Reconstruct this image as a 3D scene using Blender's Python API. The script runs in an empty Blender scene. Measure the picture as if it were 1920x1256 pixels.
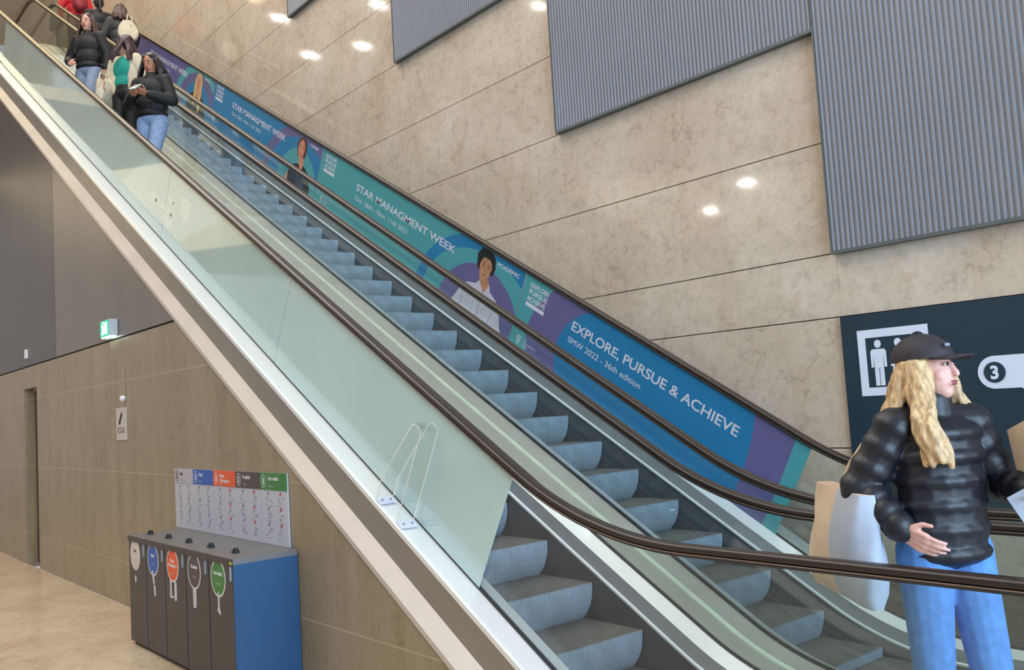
import bpy, bmesh, math, random
from mathutils import Vector, Matrix, noise
random.seed(7)
S = bpy.context.scene
COL = S.collection
# ------------------------------------------------------------------ camera
R3 = math.radians
ZC = 1.77
yaw, pit, rol, FPX = R3(-50.32169715), R3(4.41727376), R3(-3.43085192), 1698.233
F = Vector((math.sin(yaw)*math.cos(pit), math.cos(yaw)*math.cos(pit), math.sin(pit)))
r0 = Vector((math.cos(yaw), -math.sin(yaw), 0)); u0 = r0.cross(F)
rr = math.cos(rol)*r0+math.sin(rol)*u0; uu = -math.sin(rol)*r0+math.cos(rol)*u0
cam = bpy.data.cameras.new('camera'); cam.sensor_width = 36; cam.lens = FPX*36/1920; cam.clip_end = 200
co = bpy.data.objects.new('camera', cam); COL.objects.link(co)
co.matrix_world = Matrix(((rr.x, uu.x, -F.x, 0), (rr.y, uu.y, -F.y, 0), (rr.z, uu.z, -F.z, ZC), (0, 0, 0, 1)))
S.camera = co
# ------------------------------------------------------------------ light
w = bpy.data.worlds.new('world'); S.world = w; w.use_nodes = True
w.node_tree.nodes['Background'].inputs[0].default_value = (.80, .80, .82, 1)
w.node_tree.nodes['Background'].inputs[1].default_value = .55
S.view_settings.view_transform = 'Standard'; S.view_settings.look = 'None'
S.view_settings.gamma = 1; S.view_settings.use_curve_mapping = False
S.view_settings.exposure = 0.0
def area(name, loc, tgt, sx, sy, power, col):
    l = bpy.data.lights.new(name, 'AREA'); l.shape = 'RECTANGLE'; l.size = sx; l.size_y = sy; l.energy = power; l.color = col
    o = bpy.data.objects.new(name, l); COL.objects.link(o); o.location = loc
    o.rotation_euler = (Vector(tgt)-Vector(loc)).to_track_quat('-Z', 'Y').to_euler(); return o
area('entrance_daylight', (9.5, 1.0, 4.2), (-6, 3.5, 2.0), 9, 7, 2700, (.52, .74, 1))
area('hall_ceiling_light', (-9, .5, 14.2), (-8.5, 1.2, 0), 20, 7, 1900, (1, .94, .88))
area('upper_landing_light', (-22, 4.2, 14.6), (-21.5, 4.0, 9), 9, 3.4, 330, (1, .80, .44))
area('lower_hall_light', (-14, -1.5, 5.7), (-13, 0, 0), 10, 3, 80, (1, .82, .50))
# ------------------------------------------------------------------ helpers
def lin(c):
    return tuple(((v/255)/12.92 if v/255 <= .04045 else ((v/255+.055)/1.055)**2.4) for v in c)
MATS = {}
class NT:
    def __init__(s, name):
        m = bpy.data.materials.new(name); m.use_nodes = True; s.m = m; s.t = m.node_tree; s.b = s.t.nodes['Principled BSDF']
        s.out = s.t.nodes['Material Output']
    def n(s, ty, **k):
        x = s.t.nodes.new(ty)
        for a, v in k.items(): setattr(x, a, v)
        return x
    def link(s, a, b): s.t.links.new(a, b)
    def math(s, op, a, b=None, c=None):
        x = s.n('ShaderNodeMath', operation=op)
        for i, v in enumerate((a, b, c)):
            if v is None: continue
            if isinstance(v, (int, float)): x.inputs[i].default_value = v
            else: s.link(v, x.inputs[i])
        return x.outputs[0]
    def mix(s, f, a, b):
        x = s.n('ShaderNodeMix', data_type='RGBA')
        for i, v in ((0, f), (6, a), (7, b)):
            if isinstance(v, (int, float)): x.inputs[i].default_value = v
            elif isinstance(v, tuple): x.inputs[i].default_value = (*v[:3], 1)
            else: s.link(v, x.inputs[i])
        return x.outputs[2]
    def ramp(s, f, stops):
        x = s.n('ShaderNodeValToRGB'); s.link(f, x.inputs[0]); e = x.color_ramp.elements
        while len(e) < len(stops): e.new(.5)
        for i, (p, c) in enumerate(stops): e[i].position = p; e[i].color = (*c, 1) if isinstance(c, tuple) else (c, c, c, 1)
        return x.outputs[0]
    def noise(s, vec, sc, det=4, rough=.55, stretch=None):
        if stretch:
            mp = s.n('ShaderNodeMapping'); mp.inputs['Scale'].default_value = stretch; s.link(vec, mp.inputs[0]); vec = mp.outputs[0]
        x = s.n('ShaderNodeTexNoise'); x.inputs['Scale'].default_value = sc; x.inputs['Detail'].default_value = det
        x.inputs['Roughness'].default_value = rough; s.link(vec, x.inputs[0]); return x.outputs[0]
    def obj(s): return s.n('ShaderNodeTexCoord').outputs['Object']
    def bump(s, h, st, dist=.01):
        x = s.n('ShaderNodeBump'); x.inputs['Strength'].default_value = st; x.inputs['Distance'].default_value = dist
        s.link(h, x.inputs['Height']); s.link(x.outputs[0], s.b.inputs['Normal'])
def mat(name, rgb, rough=.5, metal=0., var=.06, scale=8, spec=.5, emit=None, stretch=None, coat=0, bump=0):
    if name in MATS: return MATS[name]
    g = NT(name); c = lin(rgb); g.b.inputs['Roughness'].default_value = rough; g.b.inputs['Metallic'].default_value = metal
    g.b.inputs['Specular IOR Level'].default_value = spec; g.b.inputs['Coat Weight'].default_value = coat
    nz = g.noise(g.obj(), scale, 5, .6, stretch)
    a = tuple(v*(1-var*2) for v in c); b = tuple(min(1, v*(1+var*2)) for v in c)
    g.link(g.ramp(nz, [(.3, a), (.7, b)]), g.b.inputs['Base Color'])
    if bump: g.bump(nz, bump, .01)
    if emit: g.b.inputs['Emission Color'].default_value = (*c, 1); g.b.inputs['Emission Strength'].default_value = emit
    MATS[name] = g.m; return g.m
class MB:
    def __init__(s): s.v = []; s.f = []; s.mi = []; s.m = 0; s.smooth = False; s.sm = []
    def add(s, vs, fs, smooth=None):
        o = len(s.v); s.v += [tuple(v) for v in vs]
        for f in fs: s.f.append(tuple(i+o for i in f)); s.mi.append(s.m); s.sm.append(s.smooth if smooth is None else smooth)
    def box(s, a, b, M=None):
        x0, y0, z0 = a; x1, y1, z1 = b
        v = [(x0,y0,z0),(x1,y0,z0),(x1,y1,z0),(x0,y1,z0),(x0,y0,z1),(x1,y0,z1),(x1,y1,z1),(x0,y1,z1)]
        if M: v = [M @ Vector(p) for p in v]
        s.add(v, [(0,3,2,1),(4,5,6,7),(0,1,5,4),(1,2,6,5),(2,3,7,6),(3,0,4,7)])
    def prism(s, pts, fn, d0, d1):
        """pts 2D polygon, fn(p, d)->3D, extruded d0..d1"""
        n = len(pts); v = [fn(p, d0) for p in pts]+[fn(p, d1) for p in pts]
        s.add(v, [tuple(range(n)), tuple(range(2*n-1, n-1, -1))]+[(i, i+n, (i+1) % n+n, (i+1) % n) for i in range(n)])
    def rings(s, rs, cap=True, closed=True, smooth=True):
        n = len(rs[0]); o = []
        for r in rs: o += list(r)
        fs = []
        for k in range(len(rs)-1):
            for i in range(n if closed else n-1):
                j = (i+1) % n; fs.append((k*n+i, k*n+j, (k+1)*n+j, (k+1)*n+i))
        s.add(o, fs, smooth)
        if cap and closed:
            s.add(rs[0], [tuple(range(n-1, -1, -1))], False); s.add(rs[-1], [tuple(range(n))], False)
    def tube(s, pts, r, n=10, cap=True):
        pts = [Vector(p) for p in pts]; rs = []; prev = None
        for i, p in enumerate(pts):
            d = (pts[min(i+1, len(pts)-1)]-pts[max(i-1, 0)]).normalized()
            if prev is None:
                a = d.orthogonal().normalized()
            else: a = (prev-d*prev.dot(d)).normalized()
            prev = a; b = d.cross(a); ri = r[i] if isinstance(r, (list, tuple)) else r
            rs.append([p+(a*math.cos(t)+b*math.sin(t))*ri for t in [2*math.pi*k/n for k in range(n)]])
        s.rings(rs, cap)
    def ell(s, c, r, rot=None, n=16, m=10):
        c = Vector(c); vs = []; fs = []
        for i in range(m+1):
            th = math.pi*i/m
            for j in range(n):
                ph = 2*math.pi*j/n
                p = Vector((r[0]*math.sin(th)*math.cos(ph), r[1]*math.sin(th)*math.sin(ph), r[2]*math.cos(th)))
                if i in (0, m) and j: continue
                vs.append(c+(rot @ p if rot else p))
        def ix(i, j): return 0 if i == 0 else (1+(m-1)*n if i == m else 1+(i-1)*n+j % n)
        for i in range(m):
            for j in range(n):
                if i == 0: fs.append((0, ix(1, j), ix(1, j+1)))
                elif i == m-1: fs.append((ix(i, j), ix(m, 0), ix(i, j+1)))
                else: fs.append((ix(i, j), ix(i+1, j), ix(i+1, j+1), ix(i, j+1)))
        s.add(vs, fs, True)
    def cap(s, a, b, ra, rb, n=14, fl=1., up=None):
        """tapered capsule; fl flattens across 'up'"""
        a = Vector(a); b = Vector(b); d = b-a; L = d.length
        d = d.normalized() if L > 1e-6 else Vector((0, 0, 1))
        u = Vector(up) if up else d.orthogonal(); u = (u-d*u.dot(d)).normalized(); v = d.cross(u); rs = []
        prof = [(-ra*math.cos(t), ra*math.sin(t)) for t in (.12, .5, .9, 1.25, math.pi/2)]+[(L+rb*math.sin(t), rb*math.cos(t)) for t in (0, .35, .7, 1.1, 1.45)]
        for q, r in prof: rs.append([a+d*q+(u*math.cos(t)*fl+v*math.sin(t))*r for t in [2*math.pi*k/n for k in range(n)]])
        s.rings(rs)
    def build(s, name, mats, parent=None, **k):
        me = bpy.data.meshes.new(name); me.from_pydata(s.v, [], s.f)
        for m in (mats if isinstance(mats, (list, tuple)) else [mats]): me.materials.append(m)
        me.polygons.foreach_set('material_index', s.mi); me.polygons.foreach_set('use_smooth', s.sm)
        bm = bmesh.new(); bm.from_mesh(me); bmesh.ops.recalc_face_normals(bm, faces=bm.faces); bm.to_mesh(me); bm.free()
        me.update(); o = bpy.data.objects.new(name, me); COL.objects.link(o)
        if parent: o.parent = parent
        return tag(o, **k)
def tag(o, label=None, cat=None, group=None, kind=None):
    if label: o['label'] = label
    if cat: o['category'] = cat
    if group: o['group'] = group
    if kind: o['kind'] = kind
    return o
def empty(name, loc=(0, 0, 0), rz=0, **k):
    o = bpy.data.objects.new(name, None); COL.objects.link(o); o.location = loc; o.rotation_euler = (0, 0, rz)
    o.empty_display_size = .2; return tag(o, **k)
def copy_to(o, parent):
    c = o.copy(); COL.objects.link(c); c.parent = parent; return c
def text_mesh(txt, size, bold=0., align='LEFT', space=1.0, lead=1.0):
    cu = bpy.data.curves.new('text', 'FONT'); cu.body = txt; cu.size = size; cu.offset = bold; cu.align_x = align
    cu.space_character = space; cu.space_line = lead
    o = bpy.data.objects.new('text', cu); COL.objects.link(o)
    bpy.context.view_layer.update()
    me = bpy.data.meshes.new_from_object(o.evaluated_get(bpy.context.evaluated_depsgraph_get()))
    bpy.data.objects.remove(o); return me
def text(name, txt, size, mt, parent, M, bold=0., align='LEFT', width=None, th=.001, space=1.0, lead=1.0, **k):
    me = text_mesh(txt, size, bold, align, space, lead)
    if width and len(me.vertices):
        xs = [v.co.x for v in me.vertices]; f = width/max(1e-6, max(xs)-min(xs))
        for v in me.vertices: v.co.x *= f
    me.materials.clear(); me.materials.append(mt); me.transform(M)
    o = bpy.data.objects.new(name, me); COL.objects.link(o)
    if parent: o.parent = parent
    return tag(o, **k)
T4 = Matrix.Translation
# ------------------------------------------------------------------ materials
def stone_mat(name, c1, c2, c3, rough, tile=None, seams=None, sc=1.0, streak=None, grout=None, vj=None):
    g = NT(name); ob = g.obj()
    n1 = g.noise(ob, 1.3*sc, 6, .6, streak); n2 = g.noise(ob, 9*sc, 8, .7, streak); n3 = g.noise(ob, 3.1*sc, 7, .75)
    col = g.mix(g.ramp(n1, [(.32, 0.), (.68, 1.)]), lin(c1), lin(c2))
    col = g.mix(g.math('MULTIPLY', g.ramp(n3, [(.56, 0.), (.72, 1.)]), .55), col, lin(c3))
    col = g.mix(g.ramp(n2, [(.36, .55), (.5, 0.), (.95, 0.)]), col, tuple(v*.62 for v in lin(c1)))
    n4 = g.noise(ob, 4.2*sc, 3, .5); vein = g.math('ABSOLUTE', g.math('SUBTRACT', n4, .5))
    col = g.mix(g.math('MULTIPLY', g.ramp(vein, [(.0, 1.), (.018, 0.)]), g.ramp(n1, [(.45, .0), (.6, .45)])), col, tuple(v*.55 for v in lin(c3)))
    n5 = g.noise(ob, 26*sc, 3, .6); col = g.mix(g.ramp(n5, [(.35, .16), (.6, 0.)]), col, tuple(v*.5 for v in lin(c2)))
    if tile:
        sp = g.n('ShaderNodeSeparateXYZ'); g.link(ob, sp.inputs[0])
        tx = g.math('FLOOR', g.math('DIVIDE', g.math('ADD', sp.outputs[0], tile[2]), tile[0])); tz = g.math('FLOOR', g.math('DIVIDE', g.math('ADD', sp.outputs[2], tile[3]), tile[1]))
        cb = g.n('ShaderNodeCombineXYZ'); g.link(tx, cb.inputs[0]); g.link(tz, cb.inputs[1])
        wn = g.n('ShaderNodeTexWhiteNoise'); g.link(cb.outputs[0], wn.inputs[0])
        col = g.mix(g.math('MULTIPLY', wn.outputs[0], .20), col, lin(c3) if not grout else tuple(v*.72 for v in lin(c1)))
        if seams or vj:
            m = None
            for z in seams or []:
                k = g.math('COMPARE', sp.outputs[2], z, .0045); m = k if m is None else g.math('MAXIMUM', m, k)
            for x in vj or []:
                k = g.math('MULTIPLY', g.math('COMPARE', sp.outputs[0], x, .0035), .6); m = k if m is None else g.math('MAXIMUM', m, k)
            col = g.mix(g.math('MULTIPLY', m, .6), col, lin(grout))
    g.link(col, g.b.inputs['Base Color']); g.b.inputs['Roughness'].default_value = rough
    return g.m
def glass_mat(name, tint, spec_mul=1.0):
    g = NT(name); t = g.n('ShaderNodeBsdfTransparent'); t.inputs[0].default_value = (*tint, 1)
    gl = g.n('ShaderNodeBsdfGlossy'); gl.inputs['Roughness'].default_value = .015; gl.inputs[0].default_value = (1, 1, 1, 1)
    lw = g.n('ShaderNodeLayerWeight')       # Schlick reflectance, the same from either face
    fr = g.math('MULTIPLY_ADD', g.math('POWER', lw.outputs['Facing'], 5), .96, .04)
    mx = g.n('ShaderNodeMixShader'); g.link(g.math('MULTIPLY', fr, spec_mul), mx.inputs[0])
    g.link(t.outputs[0], mx.inputs[1]); g.link(gl.outputs[0], mx.inputs[2]); g.link(mx.outputs[0], g.out.inputs[0]); return g.m
M_STONE = stone_mat('pale marble', (214, 200, 182), (195, 178, 157), (178, 142, 114), .06, tile=(.475, .84, 3.557, .585))
M_STONEL = stone_mat('travertine', (160, 144, 118), (142, 126, 94), (120, 102, 70), .35, tile=(1.3, .92, 12.95, .5), seams=(.427, 1.33, 2.25), vj=(-4.15, -5.3, -8.65, -9.95, -12.63), sc=1.4, streak=(2.6, 2.6, .5), grout=(186, 172, 142))
M_FLOOR = stone_mat('polished floor marble', (218, 198, 172), (198, 176, 148), (176, 142, 112), .2, tile=(.6, .6, 0, 0), sc=1.2)
M_STEEL = mat('brushed stainless deck', (236, 234, 230), .30, .35, .01, 3)
M_STEELG = mat('grey stainless', (160, 160, 162), .36, .5, .03, 3)
M_TRIM = mat('polished trim', (240, 240, 236), .28, .4, .01, 3)
M_BAND = mat('satin side cladding', (150, 143, 134), .42, .55, .03, 2)
M_LEDGE = mat('satin ledge cladding', (208, 198, 188), .4, .45, .03, 2)
M_DECKC = mat('centre deck metal', (196, 190, 176), .36, .35, .04, 2)
M_SKIRT = mat('dark skirt panel', (70, 73, 78), .42, .15, .12, 4)
M_GASK = mat('black rubber gasket', (34, 34, 38), .5, 0, .05, 10)
M_RAIL = mat('black handrail rubber', (44, 35, 30), .30, 0, .08, 6, spec=.45)
M_GUIDE = mat('bronze handrail guide', (176, 156, 142), .22, .9, .03, 5)
M_RISER = mat('ribbed aluminium riser', (184, 194, 204), .42, .3, .05, 9)
M_TREAD = mat('worn grooved tread', (126, 124, 122), .5, .3, .1, 12)
M_GROOVE = mat('tread groove', (46, 46, 48), .6, .2, .1, 12)
M_GLASS = glass_mat('balustrade glass', (.925, .96, .955), .8)
M_ACRYL = glass_mat('clear acrylic', (.97, .98, .98), 1.4)
M_ACEDGE = mat('polished acrylic edge', (232, 232, 222), .2, 0, .02, 5, emit=None)
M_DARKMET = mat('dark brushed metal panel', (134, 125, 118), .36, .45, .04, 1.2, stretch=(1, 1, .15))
M_DARKMET_SHADE = mat('shade toned brushed metal panel', (98, 91, 88), .36, .45, .05, 1.2, stretch=(1, 1, .15))  # same panel metal, with the shade at the left end put into its colour
M_CORR = mat('corrugated grey metal', (150, 151, 158), .42, .45, .02, 2)
M_BLACK = mat('flat black', (16, 16, 18), .6)
M_WHITE = mat('white paint', (226, 226, 228), .45, 0, .01, 5)
# ------------------------------------------------------------------ escalator geometry
TAN = math.tan(R3(29.925)); XN = -4.5809; ZN = .8667
C30, S30 = math.cos(math.atan(TAN)), math.sin(math.atan(TAN))
X0 = XN+ZN/TAN                      # where the nosing line meets the floor
TOP = 9.5
XB, XT = -.55, -21.6
NA = 12
def nzf(x): return ZN-(x-XN)*TAN
def xof(z, h): return XN+(ZN+h-z)/TAN
A = math.atan(TAN)
def path(h, f, Rb=None, xb=XB, xt=XT):
    """line at height h above the nosing line; f above the landings"""
    if Rb is None: Rb = max(.5, 1.9-.87*h)
    Rt = 1.3+.87*h; pts = [(xb, f)]
    cx = xof(f, h); L = Rb*math.tan(A/2)
    for i in range(NA+1):
        a = A*i/NA; pts.append((cx+L-Rb*math.sin(a), f+Rb*(1-math.cos(a))))
    cx = xof(TOP+f, h); L = Rt*math.tan(A/2)
    for i in range(NA+1):
        a = A*(1-i/NA); pts.append((cx-L+Rt*math.sin(a), TOP+f-Rt*(1-math.cos(a))))
    pts.append((xt, TOP+f)); return pts
def sweep(mb, prof, **k):
    """closed profile [(Y,h,f)] swept along the escalator run"""
    ps = [[(x, y, z) for x, z in path(h, f, **k)] for y, h, f in prof]
    mb.rings([[p[i] for p in ps] for i in range(len(ps[0]))], smooth=False)
def zpath(x, P):
    for (xa, za), (xb, zb) in zip(P, P[1:]):
        if xb <= x <= xa: return za+(zb-za)*(x-xa)/(xb-xa)
    return P[0][1] if x > P[0][0] else P[-1][1]
STEPP = path(0, .03, 1.5)
def make_step():
    mb = MB(); W = .795; n = 60; p = W/n
    prof = [(0, 0), (0, -.02), (-.001, -.047), (-.008, -.09), (-.026, -.14), (-.058, -.19), (-.105, -.236)]
    ys = []
    for i in range(n):
        y = -W/2+i*p; ys += [(y, 0), (y+p*.5, 0), (y+p*.56, 1), (y+p*.94, 1)]
    ys.append((W/2, 0))
    rs = []
    for x, z in prof: rs.append([(x-(.007 if g else 0), y, z) for y, g in ys])
    mb.m = 0; mb.rings(rs, cap=False, closed=False, smooth=False)
    # tread: ribs and grooves
    mb.m = 1
    rs = [[(x, y, -(.006 if g else 0)) for y, g in ys] for x in (0, -.515)]
    mb.rings(rs, cap=False, closed=False, smooth=False)
    # side plates
    mb.m = 2
    for sgn in (-1, 1):
        y = sgn*W/2; mb.add([(x, y, z) for x, z in prof]+[(-.515, y, -.236), (-.515, y, 0)], [tuple(range(len(prof)+2))])
    mb.m = 1; mb.box((-.515, -W/2, -.235), (-.50, W/2, -.012))
    return mb
STEP = None
def handrail(parent, y, name='handrail'):
    """C shaped rubber rail with rounded ends at both newels"""
    c = path(1.070, 1.118, 2.2)
    r = .33
    end = [(c[0][0]+r*math.sin(t)*1.0, c[0][1]-r+r*math.cos(t)) for t in [math.pi*k/14 for k in range(14, 0, -1)]]
    end2 = [(c[-1][0]-r*math.sin(t), c[-1][1]-r+r*math.cos(t)) for t in [math.pi*k/14 for k in range(1, 15)]]
    L = end+c+end2; L = [(L[0][0]-.3, L[0][1])]+L+[(L[-1][0]+.3, L[-1][1])]
    prof = [(-.038, -.004), (-.036, .008), (-.026, .015), (0, .018), (.026, .015), (.036, .008), (.038, -.004), (.033, -.014), (.022, -.016), (-.022, -.016), (-.033, -.014)]
    def frames(pr):
        rs = []
        for i, (x, z) in enumerate(L):
            a = L[max(0, i-1)]; b = L[min(len(L)-1, i+1)]; d = Vector((b[0]-a[0], b[1]-a[1])).normalized()
            nx, nz_ = d.y, -d.x      # travelling up the run (-x): normal pointing up
            rs.append([(x+nx*v, y+u, z+nz_*v) for u, v in pr])
        return rs
    mb = MB(); mb.rings(frames(prof)); o = mb.build(name, M_RAIL, parent)
    mb = MB(); mb.rings(frames([(-.037, -.017), (.037, -.017), (.037, -.021), (.020, -.026), (-.020, -.026), (-.037, -.021)]), smooth=False)
    mb.build('handrail_guide', M_GUIDE, parent)
    mb = MB(); mb.rings(frames([(-.028, -.023), (.028, -.023), (.022, -.036), (-.022, -.036)]), smooth=False); mb.build('handrail_base', M_GASK, parent); return o
def sn(s, n, y): return (X0+s*C30+n*S30, y, -s*S30+n*C30)
JS = [-1.243-2.853*k for k in range(0, 6)]
NLO, NHI = .165, .896
def glass_run(parent, y, mt=None, th=.012):
    mt = mt or M_GLASS; fn = lambda p, d: (p[0], y+d, p[1])
    def P(s, n): q = sn(s, n, 0); return (q[0], q[2])
    lo = path(.19, .16); hi = path(1.035, 1.083, 2.15)
    def below(L, s):  # part of a run on the lower side of the joint s
        out = []
        for x, z in L:
            ss = (x-X0)*C30-z*S30
            if ss > s+.02: out.append((x, z))
        return out
    def above(L, s):
        return [(x, z) for x, z in L if (x-X0)*C30-z*S30 < s-.02]
    a = below(lo, JS[0]); b = below(hi, JS[0])
    r = .30
    end = [(b[0][0]+r*math.sin(t), b[0][1]-r+r*math.cos(t)) for t in [math.pi*k/10 for k in range(1, 10)]]
    lowend = [(b[0][0], .5), (a[0][0], a[0][1])]
    poly = [P(JS[0]+.003, NLO)]+a[::-1]+[(b[0][0]+.05, .45)]+end[::-1]+b+[P(JS[0]+.003, NHI)]
    mb = MB(); mb.prism(poly, fn, -th/2, th/2); mb.build('glass_panel', mt, parent)
    for k in range(5):
        s1, s0 = JS[k]-.003, JS[k+1]+.003
        mb = MB(); mb.prism([P(s0, NLO), P(s1, NLO), P(s1, NHI), P(s0, NHI)], fn, -th/2, th/2); mb.build('glass_panel', mt, parent)
    a = above(lo, JS[5]); b = above(hi, JS[5])
    poly = [P(JS[5]-.003, NLO)]+a+[(b[-1][0]-.05, TOP+.45)]+[(b[-1][0]-r*math.sin(t), b[-1][1]-r+r*math.cos(t)) for t in [math.pi*k/10 for k in range(9, 0, -1)]]+b[::-1]+[P(JS[5]-.003, NHI)]
    mb = MB(); mb.prism(poly, fn, -th/2, th/2); mb.build('glass_panel', mt, parent)
def escalator(yl, phase, label, left_outer):
    """yl: left edge of the steps"""
    global STEP
    yr = yl+.8
    root = empty('escalator', (0, 0, 0), label=label, cat='escalator', group='escalators side by side')
    root.location = (XB, yl+.4, 0)
    off = empty('tmp'); bpy.data.objects.remove(off)
    par = root
    made = []
    before = set(bpy.data.objects)
    # steps
    x = phase+.4*40
    while x > -2.4: x -= .4
    while x > -21.2:
        if STEP is None:
            STEP = make_step().build('step', [M_RISER, M_TREAD, M_GROOVE], None); o = STEP; o.parent = par
        else: o = copy_to(STEP, par)
        o.location = (x, yl+.4, zpath(x, STEPP)); x -= .4
    for sg, ye in ((-1, yl), (1, yr)):
        gy = ye+sg*.16
        mb = MB(); sweep(mb, [(ye+sg*.003, -.30, -.27), (ye+sg*.003, .066, .055), (ye+sg*.02, .066, .055), (ye+sg*.02, -.30, -.27)]); mb.build('skirt_panel', M_SKIRT, par)
        mb = MB(); sweep(mb, [(ye+sg*.0, .066, .055), (ye+sg*.0, .080, .067), (ye+sg*.018, .083, .07), (ye+sg*.018, .066, .055)]); mb.build('skirt_trim', M_TRIM, par)
        mb = MB(); sweep(mb, [(ye+sg*.018, .080, .066), (ye+sg*.044, .168, .138), (ye+sg*.05, .168, .138), (ye+sg*.05, .080, .066)]); mb.build('inner_skirt_band', M_STEELG, par)
        mb = MB(); sweep(mb, [(ye+sg*.044, .168, .138), (ye+sg*.15, .203, .168), (ye+sg*.15, .18, .15), (ye+sg*.05, .15, .12)]); mb.build('inner_deck', M_STEEL, par)
        mb = MB(); sweep(mb, [(gy-.012, .17, .14), (gy-.012, .212, .178), (gy+.012, .212, .178), (gy+.012, .17, .14)]); mb.build('glass_gasket', M_GASK, par)
        glass_run(par, gy); handrail(par, gy)
        if left_outer == sg or left_outer == 0:
            e = sg
            mb = MB(); sweep(mb, [(gy+e*.012, .200, .165), (gy+e*.150, .200, .165), (gy+e*.150, .17, .135), (gy+e*.012, .17, .135)]); mb.build('outer_deck', M_STEEL, par)
            mb = MB(); sweep(mb, [(gy+e*.150, .172, .14), (gy+e*.150, .206, .171), (gy+e*.171, .204, .169), (gy+e*.171, .172, .14)]); mb.build('deck_edge_trim', M_TRIM, par)
            mb = MB(); sweep(mb, [(gy+e*.168, .172, .14), (gy+e*.168, -.04, -.06), (gy+e*.155, -.04, -.06), (gy+e*.155, .172, .14)]); mb.build('side_cladding', M_BAND, par)
            mb = MB(); sweep(mb, [(gy+e*.168, -.03, -.05), (gy+e*.245, -.122, -.10), (gy+e*.245, -.16, -.14), (gy+e*.155, -.07, -.09)]); mb.build('side_ledge', M_LEDGE, par)
    # landing plates and combs
    for xa, xb, z in ((-2.22, .9, .031), (-22.4, -20.9, TOP+.031)):
        mb = MB(); mb.box((xa, yl+.01, z-.03), (xb, yr-.01, z+.004)); mb.build('landing_plate', M_STEELG, par)
    mb = MB()
    for i in range(40): y = yl+.01+i*.0195; mb.box((-2.34, y, .03), (-2.20, y+.011, .045))
    mb.box((-2.24, yl+.01, .03), (-2.10, yr-.01, .048)); mb.build('comb_plate', mat('yellow comb', (190, 160, 60), .5), par)
    # underside of the truss
    mb = MB(); sweep(mb, [(yl-.30, -.42, -.30), (yr+.30, -.42, -.30), (yr+.30, -.50, -.36), (yl-.30, -.50, -.36)]); mb.build('truss_soffit', M_SKIRT, par)
    root.location = (0, 0, 0)
    # origin of the run at its lower landing
    piv = Vector((XB, yl+.4, 0)); root.location = piv
    for o in bpy.data.objects:
        if o.parent == root: o.location = Vector(o.location)-piv
    return root
E1 = escalator(3.2, XN, 'near escalator with riders coming down and frosted film on its glass', -1)
# the deck between the two escalators
mb = MB(); sweep(mb, [(4.172, .198, .163), (4.340, .198, .163), (4.340, .17, .135), (4.172, .17, .135)])
sweep(mb, [(4.376, .198, .163), (4.548, .198, .163), (4.548, .17, .135), (4.376, .17, .135)])
cd = mb.build('centre_deck', M_DECKC, E1); cd.location = -E1.location
mb = MB(); sweep(mb, [(4.338, .172, .14), (4.338, .204, .168), (4.378, .204, .168), (4.378, .172, .14)]); mb.build('joint_strip', mat('pale sealant strip', (226, 230, 205), .4, .1, .06, 6), cd)
E2 = escalator(4.72, XN-.157, 'far escalator beside the marble wall carrying the coloured banners', 1)
# ------------------------------------------------------------------ building shell
def seal(name, mb, m, **k): return mb.build(name, m, None, kind='structure', **k)
mb = MB(); mb.box((-34, -12, -.12), (10, 2.80, 0)); mb.box((-2.1, 2.80, -.12), (10, 6.1, 0)); mb.box((-34, 2.80, -.12), (-14.6, 6.1, 0)); seal('floor', mb, M_FLOOR)
# far wall: courses of slabs with dark open joints
ZS = [-.3, 1.312, 2.272, 2.745, 3.585, 4.425, 5.247, 6.105, 6.95, 7.785, 8.625, 9.46, 10.3, 11.14, 11.98, 12.8, 13.6, 14.4, 15.2]
mb = MB()
for z0, z1 in zip(ZS, ZS[1:]):
    k = 0; x = 10.0
    xs = [-3.557+1.4225*i for i in range(-22, 10)]
    for a, b in zip(xs, xs[1:]): mb.box((a+.0008, 6.1, z0+.004), (b-.0008, 6.16, z1-.004))
seal('wall_far', mb, M_STONE)
mb = MB(); mb.box((-35, 6.16, -.3), (10, 6.3, 15.2)); seal('wall_far_backing', mb, M_BLACK)
mb = MB(); mb.box((-35, -2, 9.3), (-34.8, 6.1, 15.2)); seal('wall_upper_end', mb, stone_mat('warm end wall', (222, 200, 150), (210, 186, 136), (190, 160, 110), .4))
mb = MB(); mb.box((-35, -12, 15.0), (10, 6.3, 15.3)); seal('ceiling', mb, mat('ceiling paint', (225, 220, 210), .8))
mb = MB(); mb.box((-25, -12, 6.0), (7, -2.2, 6.5)); seal('ceiling_lower', mb, mat('lower ceiling paint', (205, 198, 186), .8))
mb = MB(); mb.box((-34.8, -2.2, 9.2), (-21.6, 6.1, 9.5)); seal('floor_upper', mb, M_FLOOR)
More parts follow.
